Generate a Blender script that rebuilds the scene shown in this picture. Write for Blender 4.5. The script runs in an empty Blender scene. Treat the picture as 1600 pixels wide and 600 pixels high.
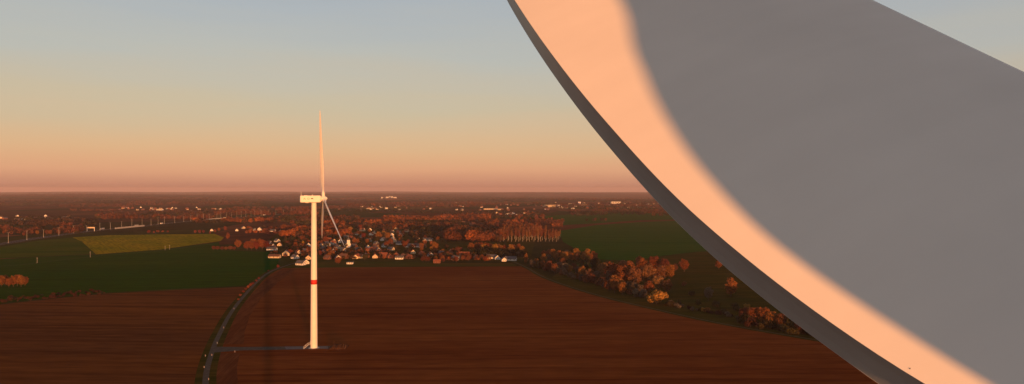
import bpy, math, random
import numpy as np
from mathutils import Vector, Matrix
random.seed(11)
RNG = np.random.default_rng(11)
R = math.radians
scene = bpy.context.scene
C = scene.collection

# ------------------------------------------------------------------ camera, sky, sun, exposure
CAMZ, F, EYE = 106.0, 1067.0, 296.0          # eye height (m), focal length and eye level in photo pixels
cam = bpy.data.objects.new('camera', bpy.data.cameras.new('camera'))
C.objects.link(cam); scene.camera = cam
cam.data.sensor_width = 36.0
cam.data.lens = 36.0 * F / 1600.0
cam.data.shift_y = -4.0 / 1600.0
cam.data.clip_start, cam.data.clip_end = 0.1, 90000
cam.location = (0, 0, CAMZ); cam.rotation_euler = (R(90), 0, 0)

SUN_AZ, SUN_EL = R(19.865), R(2.177)         # behind the camera, to its right
S = Vector((math.sin(SUN_AZ)*math.cos(SUN_EL), -math.cos(SUN_AZ)*math.cos(SUN_EL), math.sin(SUN_EL)))
sun = bpy.data.objects.new('sun', bpy.data.lights.new('sun', 'SUN'))
C.objects.link(sun)
sun.rotation_euler = (-S).to_track_quat('-Z', 'Y').to_euler()
sun.data.energy = 3.3; sun.data.angle = R(0.53); sun.data.color = (1.0, 0.37, 0.105)
sun.location = (0, 0, 400)

world = bpy.data.worlds.new('World'); scene.world = world; world.use_nodes = True
nt = world.node_tree; N_ = nt.nodes; Lk = nt.links
bg = N_['Background']; bg.inputs[1].default_value = 0.13
tc = N_.new('ShaderNodeTexCoord')
sep = N_.new('ShaderNodeSeparateXYZ'); Lk.new(tc.outputs['Generated'], sep.inputs[0])
mx = N_.new('ShaderNodeMath'); mx.operation = 'MAXIMUM'; mx.inputs[1].default_value = 0.004
Lk.new(sep.outputs[2], mx.inputs[0])
cmb = N_.new('ShaderNodeCombineXYZ')
Lk.new(sep.outputs[0], cmb.inputs[0]); Lk.new(sep.outputs[1], cmb.inputs[1]); Lk.new(mx.outputs[0], cmb.inputs[2])
sky = N_.new('ShaderNodeTexSky'); sky.sky_type = 'NISHITA'; sky.sun_disc = False
sky.sun_elevation = SUN_EL; sky.sun_rotation = R(180) - SUN_AZ
sky.air_density = 1.0; sky.dust_density = 1.0; sky.ozone_density = 1.0
Lk.new(cmb.outputs[0], sky.inputs[0])
# haze layers of the evening air, by elevation only (the same all the way round)
ramp = N_.new('ShaderNodeValToRGB')
wm = N_.new('ShaderNodeMapping'); wm.inputs['Scale'].default_value = (1.6, 1.6, 16); Lk.new(tc.outputs['Generated'], wm.inputs[0])
wn = N_.new('ShaderNodeTexNoise'); wn.inputs['Scale'].default_value = 1.7; wn.inputs['Detail'].default_value = 5; Lk.new(wm.outputs[0], wn.inputs['Vector'])
wr = N_.new('ShaderNodeMapRange'); wr.inputs[3].default_value = .70; wr.inputs[4].default_value = 1.30; Lk.new(wn.outputs[0], wr.inputs[0])
wk = N_.new('ShaderNodeMath'); wk.operation = 'MULTIPLY'; Lk.new(mx.outputs[0], wk.inputs[0]); Lk.new(wr.outputs[0], wk.inputs[1]); Lk.new(wk.outputs[0], ramp.inputs[0])
SKYK = 0.5 / 0.13
def lin(c): return tuple((v/255/12.92 if v/255 <= .04045 else ((v/255+.055)/1.055)**2.4) for v in c)
stops = [(0.0, (170, 122, 106)), (0.008, (208, 148, 126)), (0.026, (232, 172, 142)), (0.055, (226, 180, 148)),
         (0.11, (204, 184, 162)), (0.18, (189, 186, 182)), (0.27, (177, 181, 189)), (0.42, (154, 151, 158)), (0.7, (126, 120, 125)), (1.0, (108, 103, 108))]
el = ramp.color_ramp.elements
while len(el) < len(stops): el.new(0.5)
for e, (p, c) in zip(el, stops):
    e.position = p; e.color = (*[v for v in lin(c)], 1)
sc_ = N_.new('ShaderNodeVectorMath'); sc_.operation = 'SCALE'; sc_.inputs[3].default_value = SKYK
Lk.new(ramp.outputs[0], sc_.inputs[0])
mix = N_.new('ShaderNodeMix'); mix.data_type = 'RGBA'; mix.inputs[0].default_value = 0.74
Lk.new(sky.outputs[0], mix.inputs[6]); Lk.new(sc_.outputs[0], mix.inputs[7])
Lk.new(mix.outputs[2], bg.inputs[0])

vs = scene.view_settings
vs.view_transform = 'Standard'; vs.look = 'None'; vs.gamma = 1.0; vs.exposure = 1.0; vs.use_curve_mapping = False
scene.cycles.use_denoising = True
scene.cycles.max_bounces = 6; scene.cycles.diffuse_bounces = 3; scene.cycles.glossy_bounces = 2
scene.cycles.transmission_bounces = 3; scene.cycles.transparent_max_bounces = 6; scene.cycles.volume_bounces = 0

# ------------------------------------------------------------------ helpers
def gp(px, py, z=0.0):
    """ground point seen at photo pixel (px, py)"""
    d = (CAMZ - z) * F / (py - EYE)
    return Vector(((px - 800.0) / F * d, d, z))
def mpp(py): return CAMZ / (py - EYE)          # metres per photo pixel for a thing standing at row py

def new_mat(name):
    m = bpy.data.materials.new(name); m.use_nodes = True
    return m, m.node_tree.nodes, m.node_tree.links, m.node_tree.nodes['Principled BSDF']
def plain(name, col, rough=.6, var=.15, scale=1.5, spec=.3, metal=0.0):
    m, n, l, b = new_mat(name)
    t = n.new('ShaderNodeTexCoord'); z = n.new('ShaderNodeTexNoise'); z.inputs['Scale'].default_value = scale
    z.inputs['Detail'].default_value = 4; l.new(t.outputs['Object'], z.inputs['Vector'])
    h = n.new('ShaderNodeHueSaturation'); h.inputs['Color'].default_value = (*col, 1)
    r = n.new('ShaderNodeMapRange'); r.inputs[1].default_value = .25; r.inputs[2].default_value = .75
    r.inputs[3].default_value = 1 - var; r.inputs[4].default_value = 1 + var
    l.new(z.outputs[0], r.inputs[0]); l.new(r.outputs[0], h.inputs['Value']); l.new(h.outputs[0], b.inputs['Base Color'])
    b.inputs['Roughness'].default_value = rough; b.inputs['Specular IOR Level'].default_value = spec
    b.inputs['Metallic'].default_value = metal
    return m
def leafmat(name, col, spread=.35, hue=.015):
    """foliage: colour differs from tree to tree and from leaf clump to leaf clump"""
    m, n, l, b = new_mat(name)
    oi = n.new('ShaderNodeObjectInfo'); g = n.new('ShaderNodeNewGeometry')
    a = n.new('ShaderNodeMath'); a.operation = 'MULTIPLY_ADD'; a.inputs[1].default_value = spread*1.1; a.inputs[2].default_value = 1-spread
    l.new(oi.outputs['Random'], a.inputs[0])
    a2 = n.new('ShaderNodeMath'); a2.operation = 'MULTIPLY_ADD'; a2.inputs[1].default_value = .9; a2.inputs[2].default_value = .5
    l.new(g.outputs['Random Per Island'], a2.inputs[0])
    v = n.new('ShaderNodeMath'); v.operation = 'MULTIPLY'; l.new(a.outputs[0], v.inputs[0]); l.new(a2.outputs[0], v.inputs[1])
    hu = n.new('ShaderNodeMath'); hu.operation = 'MULTIPLY_ADD'; hu.inputs[1].default_value = 2*hue; hu.inputs[2].default_value = .5-hue
    l.new(oi.outputs['Random'], hu.inputs[0])
    h = n.new('ShaderNodeHueSaturation'); h.inputs['Color'].default_value = (*col, 1)
    l.new(v.outputs[0], h.inputs['Value']); l.new(hu.outputs[0], h.inputs['Hue'])
    l.new(h.outputs[0], b.inputs['Base Color']); b.inputs['Roughness'].default_value = .85; b.inputs['Specular IOR Level'].default_value = .1
    tr = n.new('ShaderNodeBsdfTranslucent'); l.new(h.outputs[0], tr.inputs[0])
    ms = n.new('ShaderNodeMixShader'); ms.inputs[0].default_value = .25
    l.new(b.outputs[0], ms.inputs[1]); l.new(tr.outputs[0], ms.inputs[2]); l.new(ms.outputs[0], n['Material Output'].inputs[0])
    return m
def fieldmat(name, c1, c2, c3, ang=0.0, streak=.35, fine=1.2, blotch=.006, bump=.08):
    """ground in long streaks (furrows, tramlines) that run along the direction ang, over large soft blotches"""
    m, n, l, b = new_mat(name)
    t = n.new('ShaderNodeTexCoord')
    mp = n.new('ShaderNodeMapping'); mp.inputs['Rotation'].default_value = (0, 0, -ang); l.new(t.outputs['Object'], mp.inputs[0])
    def noise(scale, sx, sy, det=4):
        q = n.new('ShaderNodeMapping'); q.inputs['Scale'].default_value = (sx, sy, 1); l.new(mp.outputs[0], q.inputs[0])
        z = n.new('ShaderNodeTexNoise'); z.inputs['Scale'].default_value = scale; z.inputs['Detail'].default_value = det
        l.new(q.outputs[0], z.inputs['Vector']); return z
    n1 = noise(1, blotch*.6, blotch*1.6); n2 = noise(1, streak*.012, streak*.35, 5); n3 = noise(1, fine*.04, fine, 3)
    m1 = n.new('ShaderNodeMix'); m1.data_type = 'RGBA'; m1.inputs[6].default_value = (*c1, 1); m1.inputs[7].default_value = (*c2, 1)
    r1 = n.new('ShaderNodeMapRange'); r1.inputs[1].default_value = .36; r1.inputs[2].default_value = .64; l.new(n1.outputs[0], r1.inputs[0]); l.new(r1.outputs[0], m1.inputs[0])
    m2 = n.new('ShaderNodeMix'); m2.data_type = 'RGBA'; m2.inputs[7].default_value = (*c3, 1)
    r2 = n.new('ShaderNodeMapRange'); r2.inputs[1].default_value = .46; r2.inputs[2].default_value = .72; l.new(n2.outputs[0], r2.inputs[0]); l.new(r2.outputs[0], m2.inputs[0])
    l.new(m1.outputs[2], m2.inputs[6])
    n4 = noise(1, .05, .16, 6); r4 = n.new('ShaderNodeMapRange'); r4.inputs[1].default_value = .3; r4.inputs[2].default_value = .7; r4.inputs[3].default_value = .84; r4.inputs[4].default_value = 1.16
    l.new(n4.outputs[0], r4.inputs[0]); mm = n.new('ShaderNodeMath'); mm.operation = 'MULTIPLY'; l.new(r4.outputs[0], mm.inputs[1])
    h = n.new('ShaderNodeHueSaturation'); l.new(m2.outputs[2], h.inputs['Color'])
    r3 = n.new('ShaderNodeMapRange'); r3.inputs[1].default_value = .3; r3.inputs[2].default_value = .7; r3.inputs[3].default_value = .75; r3.inputs[4].default_value = 1.25
    l.new(n3.outputs[0], r3.inputs[0]); l.new(r3.outputs[0], mm.inputs[0]); l.new(mm.outputs[0], h.inputs['Value']); l.new(h.outputs[0], b.inputs['Base Color'])
    bp = n.new('ShaderNodeBump'); bp.inputs['Strength'].default_value = bump; bp.inputs['Distance'].default_value = .3
    l.new(n3.outputs[0], bp.inputs['Height']); l.new(bp.outputs[0], b.inputs['Normal'])
    b.inputs['Roughness'].default_value = 1.0; b.inputs['Specular IOR Level'].default_value = .0
    return m

def mesh(name, verts, faces, mat=None, smooth=False):
    me = bpy.data.meshes.new(name); me.from_pydata([tuple(v) for v in verts], [], [tuple(f) for f in faces]); me.update()
    if mat: me.materials.append(mat)
    if smooth: me.polygons.foreach_set('use_smooth', [True]*len(me.polygons))
    return me
def quads(name, V, mat=None):
    """V: (n,4,3) array of separate quads -> mesh, quickly"""
    n = len(V); me = bpy.data.meshes.new(name)
    me.vertices.add(n*4); me.vertices.foreach_set('co', V.reshape(-1).astype(np.float32))
    me.loops.add(n*4); me.loops.foreach_set('vertex_index', np.arange(n*4, dtype=np.int32))
    me.polygons.add(n); me.polygons.foreach_set('loop_start', np.arange(0, n*4, 4, dtype=np.int32))
    me.update(calc_edges=True)
    if mat: me.materials.append(mat)
    return me
def obj(name, me, parent=None, mat=None):
    o = bpy.data.objects.new(name, me); C.objects.link(o)
    if parent: o.parent = parent
    if mat:
        if me.materials:
            o.material_slots[0].link = 'OBJECT'; o.material_slots[0].material = mat
        else: me.materials.append(mat)
    return o
def tag(o, label=None, cat=None, group=None, kind=None):
    if label: o['label'] = label
    if cat: o['category'] = cat
    if group: o['group'] = group
    if kind: o['kind'] = kind
    return o
def thing(name, label, cat, loc=(0, 0, 0), rz=0.0, group=None):
    o = bpy.data.objects.new(name, None); C.objects.link(o); o.empty_display_size = .5
    o.location = loc; o.rotation_euler = (0, 0, rz)
    return tag(o, label, cat, group)
class MB:
    def __init__(s): s.v = []; s.f = []
    def box(s, x0, x1, y0, y1, z0, z1):
        b = len(s.v); s.v += [(x, y, z) for z in (z0, z1) for y in (y0, y1) for x in (x0, x1)]
        s.f += [tuple(b+i for i in q) for q in ((0,2,3,1), (4,5,7,6), (0,1,5,4), (2,6,7,3), (0,4,6,2), (1,3,7,5))]; return s
    def poly(s, pts):
        b = len(s.v); s.v += [tuple(p) for p in pts]; s.f.append(tuple(range(b, b+len(pts)))); return s
    def tube(s, p, q, r0, r1, n=8, caps=True):
        p, q = Vector(p), Vector(q); d = (q-p).normalized(); a = d.orthogonal().normalized(); c = d.cross(a); b = len(s.v)
        for P, rr in ((p, r0), (q, r1)):
            for i in range(n):
                t = 2*math.pi*i/n; s.v.append(tuple(P + (a*math.cos(t)+c*math.sin(t))*rr))
        for i in range(n):
            j = (i+1) % n; s.f.append((b+i, b+j, b+n+j, b+n+i))
        if caps: s.f += [tuple(b+i for i in reversed(range(n))), tuple(b+n+i for i in range(n))]
        return s
    def lathe(s, prof, n=32, axis='z'):
        b = len(s.v)
        for z, rr in prof:
            for i in range(n):
                t = 2*math.pi*i/n; u, w = rr*math.cos(t), rr*math.sin(t)
                s.v.append((u, w, z) if axis == 'z' else (z, u, w))
        for k in range(len(prof)-1):
            for i in range(n):
                j = (i+1) % n; s.f.append((b+k*n+i, b+k*n+j, b+(k+1)*n+j, b+(k+1)*n+i))
        return s
    def me(s, name, mat=None, smooth=False): return mesh(name, s.v, s.f, mat, smooth)

# ------------------------------------------------------------------ materials
M = dict(
    gel=plain('gel_coat', (.74, .73, .70), .42, .045, .55, .4),
    tower=plain('tower_paint', (.76, .75, .70), .5, .04, .2, .35),
    red=plain('red_paint', (.55, .03, .02), .5, .06, 1),
    dark=plain('dark_metal', (.06, .06, .06), .6),
    grey=plain('galvanised_steel', (.42, .42, .42), .55, .1, 2),
    logo=plain('grey_lettering', (.25, .25, .16), .6, .05), logod=plain('dark_lettering', (.04, .045, .04), .6, .05),
    asphalt=plain('asphalt', (.090, .070, .054), .95, .3, .4, .03),
    gravel=plain('gravel', (.082, .062, .048), .95, .3, .35, .05),
    concrete=plain('concrete', (.42, .40, .37), .9, .12, .3, .1),
    paintw=plain('road_paint', (.6, .6, .58), .8, .15, 1),
    white=plain('white_render', (.72, .70, .65), .85, .08, .3, .1),
    cream=plain('cream_render', (.60, .50, .36), .85, .1, .3, .1),
    brick=plain('red_brick', (.20, .085, .055), .9, .15, .5, .1),
    slate=plain('grey_slate', (.09, .09, .10), .7, .2, .6, .2),
    tile=plain('red_tile', (.22, .075, .04), .8, .2, .6, .1),
    btile=plain('brown_tile', (.13, .07, .05), .8, .2, .6, .1),
    glass=plain('window_glass', (.03, .035, .04), .15, .05, 1, .6),
    wood=plain('brown_wood', (.12, .06, .03), .8, .2, 2),
    blue=plain('blue_cladding', (.03, .06, .30), .6, .1, .2),
    bark=plain('bark', (.09, .065, .05), .95, .25, 2, .05),
    pale_bark=plain('pale_bark', (.36, .31, .26), .95, .25, 2, .05),
    orange=leafmat('orange_leaves', (.27, .098, .034)),
    russet=leafmat('russet_leaves', (.18, .068, .034)),
    gold=leafmat('golden_leaves', (.36, .17, .045)),
    red_l=leafmat('red_leaves', (.22, .055, .030)),
    olive=leafmat('olive_leaves', (.075, .06, .022)),
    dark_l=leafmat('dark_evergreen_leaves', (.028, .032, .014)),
    brown_l=leafmat('brown_leaves', (.075, .03, .016)),
    tan=leafmat('tan_leaves', (.26, .13, .06)),
    twig=leafmat('pale_twigs', (.16, .125, .09)),
    poplar=leafmat('poplar_leaves', (.24, .095, .045)),
    soil=fieldmat('ploughed_soil', (.155, .036, .0085), (.21, .058, .014), (.105, .022, .005), R(1.5), .35, 1.0),
    soil2=fieldmat('ploughed_soil_west', (.125, .040, .013), (.19, .055, .011), (.085, .024, .006), R(-3), .35, .9),
    headland=fieldmat('turned_headland', (.13, .042, .015), (.15, .042, .014), (.10, .026, .009), R(97), .5, 1.6),
    green=fieldmat('winter_crop', (.010, .060, .002), (.024, .064, .002), (.008, .044, .001), R(4), .25, .7, .005),
    green2=fieldmat('valley_meadow', (.016, .078, .007), (.028, .078, .008), (.010, .056, .004), R(-4), .2, .5, .004),
    green3=fieldmat('young_crop', (.032, .075, .002), (.065, .078, .003), (.022, .055, .001), R(6), .3, .6, .008),
    gold_f=fieldmat('stubble_crop', (.25, .185, .003), (.38, .22, .006), (.075, .090, .002), R(128), 1.6, .5, .010),
    edge=plain('trailing_edge_shade_grey', (.40, .405, .395), .6, .08, .8, .2),  # gel coat darkened: the blunt edge's shade is put into its colour
    tarmac=plain('motorway_tarmac', (.052, .038, .032), .95, .25, .2, .03),
    strip=fieldmat('meadow_strip', (.055, .055, .008), (.085, .050, .010), (.038, .048, .006), 0, .3, .6, .01),
    scrub=fieldmat('rough_pasture', (.046, .042, .006), (.075, .046, .008), (.030, .032, .004), R(8), .3, .6, .02),
)

def weather(m):
    n, l = m.node_tree.nodes, m.node_tree.links; b = n['Principled BSDF']; src = b.inputs['Base Color'].links[0].from_socket
    t = n.new('ShaderNodeTexCoord'); mp = n.new('ShaderNodeMapping'); mp.inputs['Scale'].default_value = (.5, .3, 2.2); l.new(t.outputs['Object'], mp.inputs[0])
    z = n.new('ShaderNodeTexNoise'); z.inputs['Scale'].default_value = 1.4; z.inputs['Detail'].default_value = 7; l.new(mp.outputs[0], z.inputs['Vector'])
    r = n.new('ShaderNodeMapRange'); r.inputs[1].default_value = .35; r.inputs[2].default_value = .7; r.inputs[3].default_value = 1.005; r.inputs[4].default_value = .978; l.new(z.outputs[0], r.inputs[0])
    h = n.new('ShaderNodeHueSaturation'); l.new(src, h.inputs['Color']); l.new(r.outputs[0], h.inputs['Value']); l.new(h.outputs[0], b.inputs['Base Color'])
    q = n.new('ShaderNodeMapRange'); q.inputs[3].default_value = .40; q.inputs[4].default_value = .48; l.new(z.outputs[0], q.inputs[0]); l.new(q.outputs[0], b.inputs['Roughness'])
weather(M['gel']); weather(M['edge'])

# ------------------------------------------------------------------ ground
def hill(x, y):
    r = np.hypot(x, y); k = np.clip((r-5200)/4500, 0, 1); k = k*k*(3-2*k)
    return k*(14*np.sin(x/2300+1.3)*np.cos(y/3100+.4) + 9*np.sin(x/900+y/1500+2) + 10*np.sin(y/2100-x/4100) + np.clip((r-15000)/10000, 0, 1)*14)
def build_ground():
    rad = np.concatenate([[0, 60, 200, 500, 1000, 2000, 3500], np.linspace(5000, 26000, 44)])
    na = 220; V = [(0, 0, 0)]; Fc = []
    for i, r in enumerate(rad[1:]):
        a = np.arange(na)*2*np.pi/na; x, y = r*np.cos(a), r*np.sin(a); z = hill(x, y)
        V += list(zip(x.tolist(), y.tolist(), z.tolist()))
    for j in range(na): Fc.append((0, 1+j, 1+(j+1) % na))
    for i in range(len(rad)-2):
        for j in range(na):
            a, b = 1+i*na+j, 1+i*na+(j+1) % na; Fc.append((a, a+na, b+na, b))
    m, n, l, b = new_mat('far_farmland')
    t = n.new('ShaderNodeTexCoord')
    def vor(scale, rot, sx, sy):
        mp = n.new('ShaderNodeMapping'); mp.inputs['Scale'].default_value = (sx, sy, 0); mp.inputs['Rotation'].default_value = (0, 0, rot)
        l.new(t.outputs['Object'], mp.inputs[0])
        v = n.new('ShaderNodeTexVoronoi'); v.inputs['Scale'].default_value = scale; v.inputs['Randomness'].default_value = .8; l.new(mp.outputs[0], v.inputs['Vector']); return v
    v = vor(1, .3, 1/420, 1/640)
    s = n.new('ShaderNodeSeparateColor'); l.new(v.outputs['Color'], s.inputs[0])
    cr = n.new('ShaderNodeValToRGB'); cr.color_ramp.interpolation = 'CONSTANT'
    cols = [(0, (.10, .032, .014)), (.22, (.035, .040, .008)), (.40, (.075, .032, .014)), (.55, (.045, .044, .010)), (.70, (.14, .050, .022)), (.82, (.034, .030, .008)), (.92, (.12, .065, .014))]
    e = cr.color_ramp.elements
    while len(e) < len(cols): e.new(.5)
    for q, (p, c) in zip(e, cols): q.position = p; q.color = (*c, 1)
    l.new(s.outputs[0], cr.inputs[0])
    z = n.new('ShaderNodeTexNoise'); z.inputs['Scale'].default_value = .012; z.inputs['Detail'].default_value = 6; l.new(t.outputs['Object'], z.inputs['Vector'])
    h = n.new('ShaderNodeHueSaturation'); l.new(cr.outputs[0], h.inputs['Color'])
    r = n.new('ShaderNodeMapRange'); r.inputs[1].default_value = .3; r.inputs[2].default_value = .7; r.inputs[3].default_value = .7; r.inputs[4].default_value = 1.3
    l.new(z.outputs[0], r.inputs[0]); l.new(r.outputs[0], h.inputs['Value']); l.new(h.outputs[0], b.inputs['Base Color'])
    b.inputs['Roughness'].default_value = 1; b.inputs['Specular IOR Level'].default_value = 0
    o = obj('ground', mesh('ground', V, Fc, m, True)); tag(o, kind='structure')
build_ground()

def sheet(name, pts, mat, z, img=True):
    P = [gp(*p) if img else Vector((*p, 0)) for p in pts]
    me = mesh(name, [(p.x, p.y, z) for p in P], [tuple(range(len(P)))], mat)
    if me.polygons[0].normal.z < 0: me.flip_normals()
    return tag(obj(name, me), kind='structure')
def smooth_line(P, n=8):
    P = [Vector(p) for p in P]; out = []
    for i in range(len(P)-1):
        a, b, c, d = P[max(i-1, 0)], P[i], P[i+1], P[min(i+2, len(P)-1)]
        for k in range(n):
            t = k/n; out.append(.5*((2*b)+(c-a)*t+(2*a-5*b+4*c-d)*t*t+(3*b-a-3*c+d)*t**3))
    out.append(P[-1]); return out
def ribbon(name, line, w, mat, z, off=0.0, me_only=False):
    V = []; Fc = []
    for i, p in enumerate(line):
        d = (line[min(i+1, len(line)-1)]-line[max(i-1, 0)]); nrm = Vector((-d.y, d.x, 0)).normalized()
        for s_ in (-1, 1): V.append((p.x+nrm.x*(s_*w/2+off), p.y+nrm.y*(s_*w/2+off), z))
        if i: b = 2*i; Fc.append((b-2, b-1, b+1, b))
    me = mesh(name, V, Fc, mat)
    if me.polygons[0].normal.z < 0: me.flip_normals()
    return me if me_only else tag(obj(name, me), kind='structure')

ROAD = [(322, 640), (321, 600), (324, 575), (332, 548), (343, 522), (362, 487), (386, 457), (411, 432), (433, 420), (470, 408)]
road_line = smooth_line([gp(*p) for p in ROAD])
TRACK = [(800, 408), (823, 418), (850, 433), (900, 451), (960, 468), (1050, 489), (1130, 506), (1250, 527), (1400, 551), (1600, 580)]
track_line = smooth_line([gp(*p) for p in TRACK])
road_pts = [(p.x, p.y) for p in road_line]; track_pts = [(p.x, p.y) for p in track_line]

# brown ploughed field between the farm road and the track (its near side runs past the camera's own turbine)
far_edge = [gp(x, y) for x, y in ((440, 419), (520, 418), (650, 417), (760, 416.5), (815, 416.5))]
field = sheet('ploughed_field', [(-160, -260), (-178, 150)] + [p for p in road_pts if p[1] > 330 and p[1] < 905] + [(p.x, p.y) for p in far_edge]
      + [p for p in track_pts if p[1] < 925] + [(420, 200), (420, -260)], M['soil'], .05, False)
sheet('ploughed_field_west', [(-182, 150), (-170, -260), (-1100, -260), (-1100, 560)] + [(gp(x, y).x, gp(x, y).y) for x, y in ((0, 476), (90, 466), (165, 459), (280, 453), (386, 448))]
      + [p for p in road_pts if 700 > p[1] > 330][::-1], M['soil2'], .055, False)
sheet('crop_field', [(-60, 482), (0, 474), (90, 464), (165, 457), (280, 451), (384, 446), (405, 432), (432, 417), (438, 400), (430, 394), (345, 391), (342, 378), (250, 391), (150, 398.5), (110, 399), (0, 405), (-80, 412)], M['green'], .06)
sheet('crop_field_upper', [(-80, 411), (0, 404), (110, 398), (148, 397), (128, 378), (112, 371), (60, 376), (0, 386), (-80, 398)], M['green3'], .06)
sheet('stubble_field', [(113, 371), (128, 377.5), (150, 397.5), (250, 390), (345, 376.5), (350, 371), (335, 365.5), (240, 366.5), (170, 367.5)], M['gold_f'], .065)
sheet('meadow_strip', [(442, 418.4), (520, 417.4), (650, 416.4), (760, 415.6), (808, 415.4), (800, 411), (700, 411), (600, 409), (520, 408), (455, 409)], M['strip'], .06)
sheet('valley_meadow', [(872, 361), (930, 352), (1000, 347), (1080, 344), (1250, 352), (1400, 375), (1300, 392), (1180, 390), (1090, 393), (1040, 399), (985, 407), (935, 405), (905, 392), (880, 378)], M['green2'], .06)
sheet('meadow_beyond', [(850, 338), (950, 331), (1050, 330), (1150, 334), (1150, 341), (1000, 344), (930, 349), (872, 352)], M['green2'], .05)
sheet('rough_pasture', [(1045, 400), (1090, 394), (1180, 391), (1300, 393), (1500, 420), (1700, 560), (1400, 548), (1250, 524.5), (1130, 503.5), (1050, 486.5), (960, 466), (900, 449), (862, 434), (880, 420), (930, 410), (985, 408)], M['scrub'], .045)
sheet('village_green', [(440, 407), (455, 396), (430, 392), (420, 375), (440, 360), (560, 352), (700, 352), (840, 360), (830, 400), (810, 408)], M['scrub'], .035)

ribbon('field_path', smooth_line([gp(*p) for p in ((-40, 418), (30, 414), (80, 408), (150, 400.5), (250, 392), (346, 379))]), 1.3, M['gravel'], .07)
ribbon('road_verge', road_line, 11, M['scrub'], .075)
ribbon('farm_road', road_line, 3.2, M['asphalt'], .09)
ribbon('field_track', track_line, 1.5, M['gravel'], .08)
ribbon('track_verge', track_line, 9.0, M['scrub'], .07)
# headland turned along the road, cut by the turbine's access track
hl_n = [(349, 534), (365, 504), (396, 470), (424, 447), (448, 428), (466, 420)]
sheet('headland', [(345, 538)] + [(354, 513), (371, 485), (394, 459), (418, 436), (437, 423)] + [(462, 421), (436, 440), (408, 466), (390, 495), (382, 520), (381, 538)], M['headland'], .066)
sheet('headland_near', [(339, 552), (333, 575), (331, 600), (331, 640), (377, 640), (372, 600), (370, 575), (375, 552)], M['headland'], .066)
sheet('turbine_track', [(333, 551), (333, 542), (380, 542.3), (450, 541.5), (516, 540.6), (517, 545.0), (450, 546.4), (380, 547.5)], M['gravel'], .085)
pad = sheet('crane_pad', [(445, 541.9), (512, 541), (513, 544.8), (447, 546.0)], plain('pad_concrete', (.14, .115, .11), .95, .2, .3, .1), .1)

# ------------------------------------------------------------------ wind turbines
KR = np.array([0, 2, 4, 6, 8, 10, 12, 14, 17, 21, 26, 32, 42, 52, 57, 58.4])
TE = np.array([.9489, 1.3737, 1.9011, 2.5735, 2.9614, 3.0515, 2.992, 2.8246, 2.4053, 2.1624, 1.9818, 1.8009, 1.40, .90, .42, .10])
LE = np.array([1.1564, 1.2169, 1.2745, 1.3191, 1.3498, 1.4146, 1.4788, 1.464, 1.3871, 1.2647, 1.1192, .9664, .70, .45, .22, .05])
TB = np.array([1.6902, 1.0915, .6027, .4043, .4141, .4178, .3827, .3206, .2126, .1205, .0796, .05, .03, .02, .012, .008])
HUBR, BUMP = 1.6, .2387
def kint(r, v):
    m = np.gradient(v, KR); i = np.clip(np.searchsorted(KR, r)-1, 0, len(KR)-2); h = KR[i+1]-KR[i]; t = (r-KR[i])/h
    return (2*t**3-3*t**2+1)*v[i]+(t**3-2*t**2+t)*h*m[i]+(-2*t**3+3*t**2)*v[i+1]+(t**3-t**2)*h*m[i+1]
def blade_meshes():
    rs = np.concatenate([np.linspace(0, 18, 91), np.linspace(18.4, 58.4, 60)])
    nx = 34; xi = (1-np.cos(np.linspace(0, np.pi, nx)))/2
    V = []; TV = []
    for r in rs:
        te, le, tb = (float(kint(np.array([r]), a)[0]) for a in (TE, LE, TB))
        k = np.interp(r, [0, 15, 32, 58.4], [1, 1, .35, .05]); w = np.clip((4.6-r)/3.2, 0, 1); w = w*w*(3-2*w)
        nose = .16*k*np.sqrt(xi)*(1-xi)**4
        c = le-(le+te)*xi
        yu = tb/2*xi + BUMP*k*4*xi*(1-xi) + nose
        yl = -(tb/2*xi + .42*k*4*xi*(1-xi)**1.3 + nose)
        cc, cy = 1.1*np.cos(np.pi*xi), 1.1*np.sin(np.pi*xi)
        yu = yu*(1-w)+cy*w; yl = yl*(1-w)-cy*w; c = c*(1-w)+cc*w
        tw = -.0173*(np.clip(r, 0, 22)-10)
        def put(c, y, out):
            bend = -.0011*max(r-20, 0)**1.9*.6      # pre-bend of the outer blade
            for a, b in zip(c, y):
                out.append((b*math.cos(tw)+a*math.sin(tw)+0*bend, a*math.cos(tw)-b*math.sin(tw), r+HUBR))
        put(np.concatenate([c[::-1], c[1:]]), np.concatenate([yu[::-1], yl[1:]]), V)
        # blunt trailing edge: slightly hollow, with a chamfered lower lip
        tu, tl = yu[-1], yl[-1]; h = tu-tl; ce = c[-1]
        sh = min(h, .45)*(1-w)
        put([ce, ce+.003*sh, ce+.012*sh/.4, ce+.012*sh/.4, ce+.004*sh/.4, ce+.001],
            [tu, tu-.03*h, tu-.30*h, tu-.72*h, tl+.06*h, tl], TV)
    def grid(V, m, name, smooth, mt):
        Fc = [(i*m+j, i*m+j+1, (i+1)*m+j+1, (i+1)*m+j) for i in range(len(rs)-1) for j in range(m-1)]
        return mesh(name, V, Fc, mt, smooth)
    n = 2*nx-1
    sh = grid(V, n, 'blade_shell', True, M['gel'])
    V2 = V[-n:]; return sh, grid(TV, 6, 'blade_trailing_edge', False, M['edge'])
SHELL, TEDGE = blade_meshes()

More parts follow.
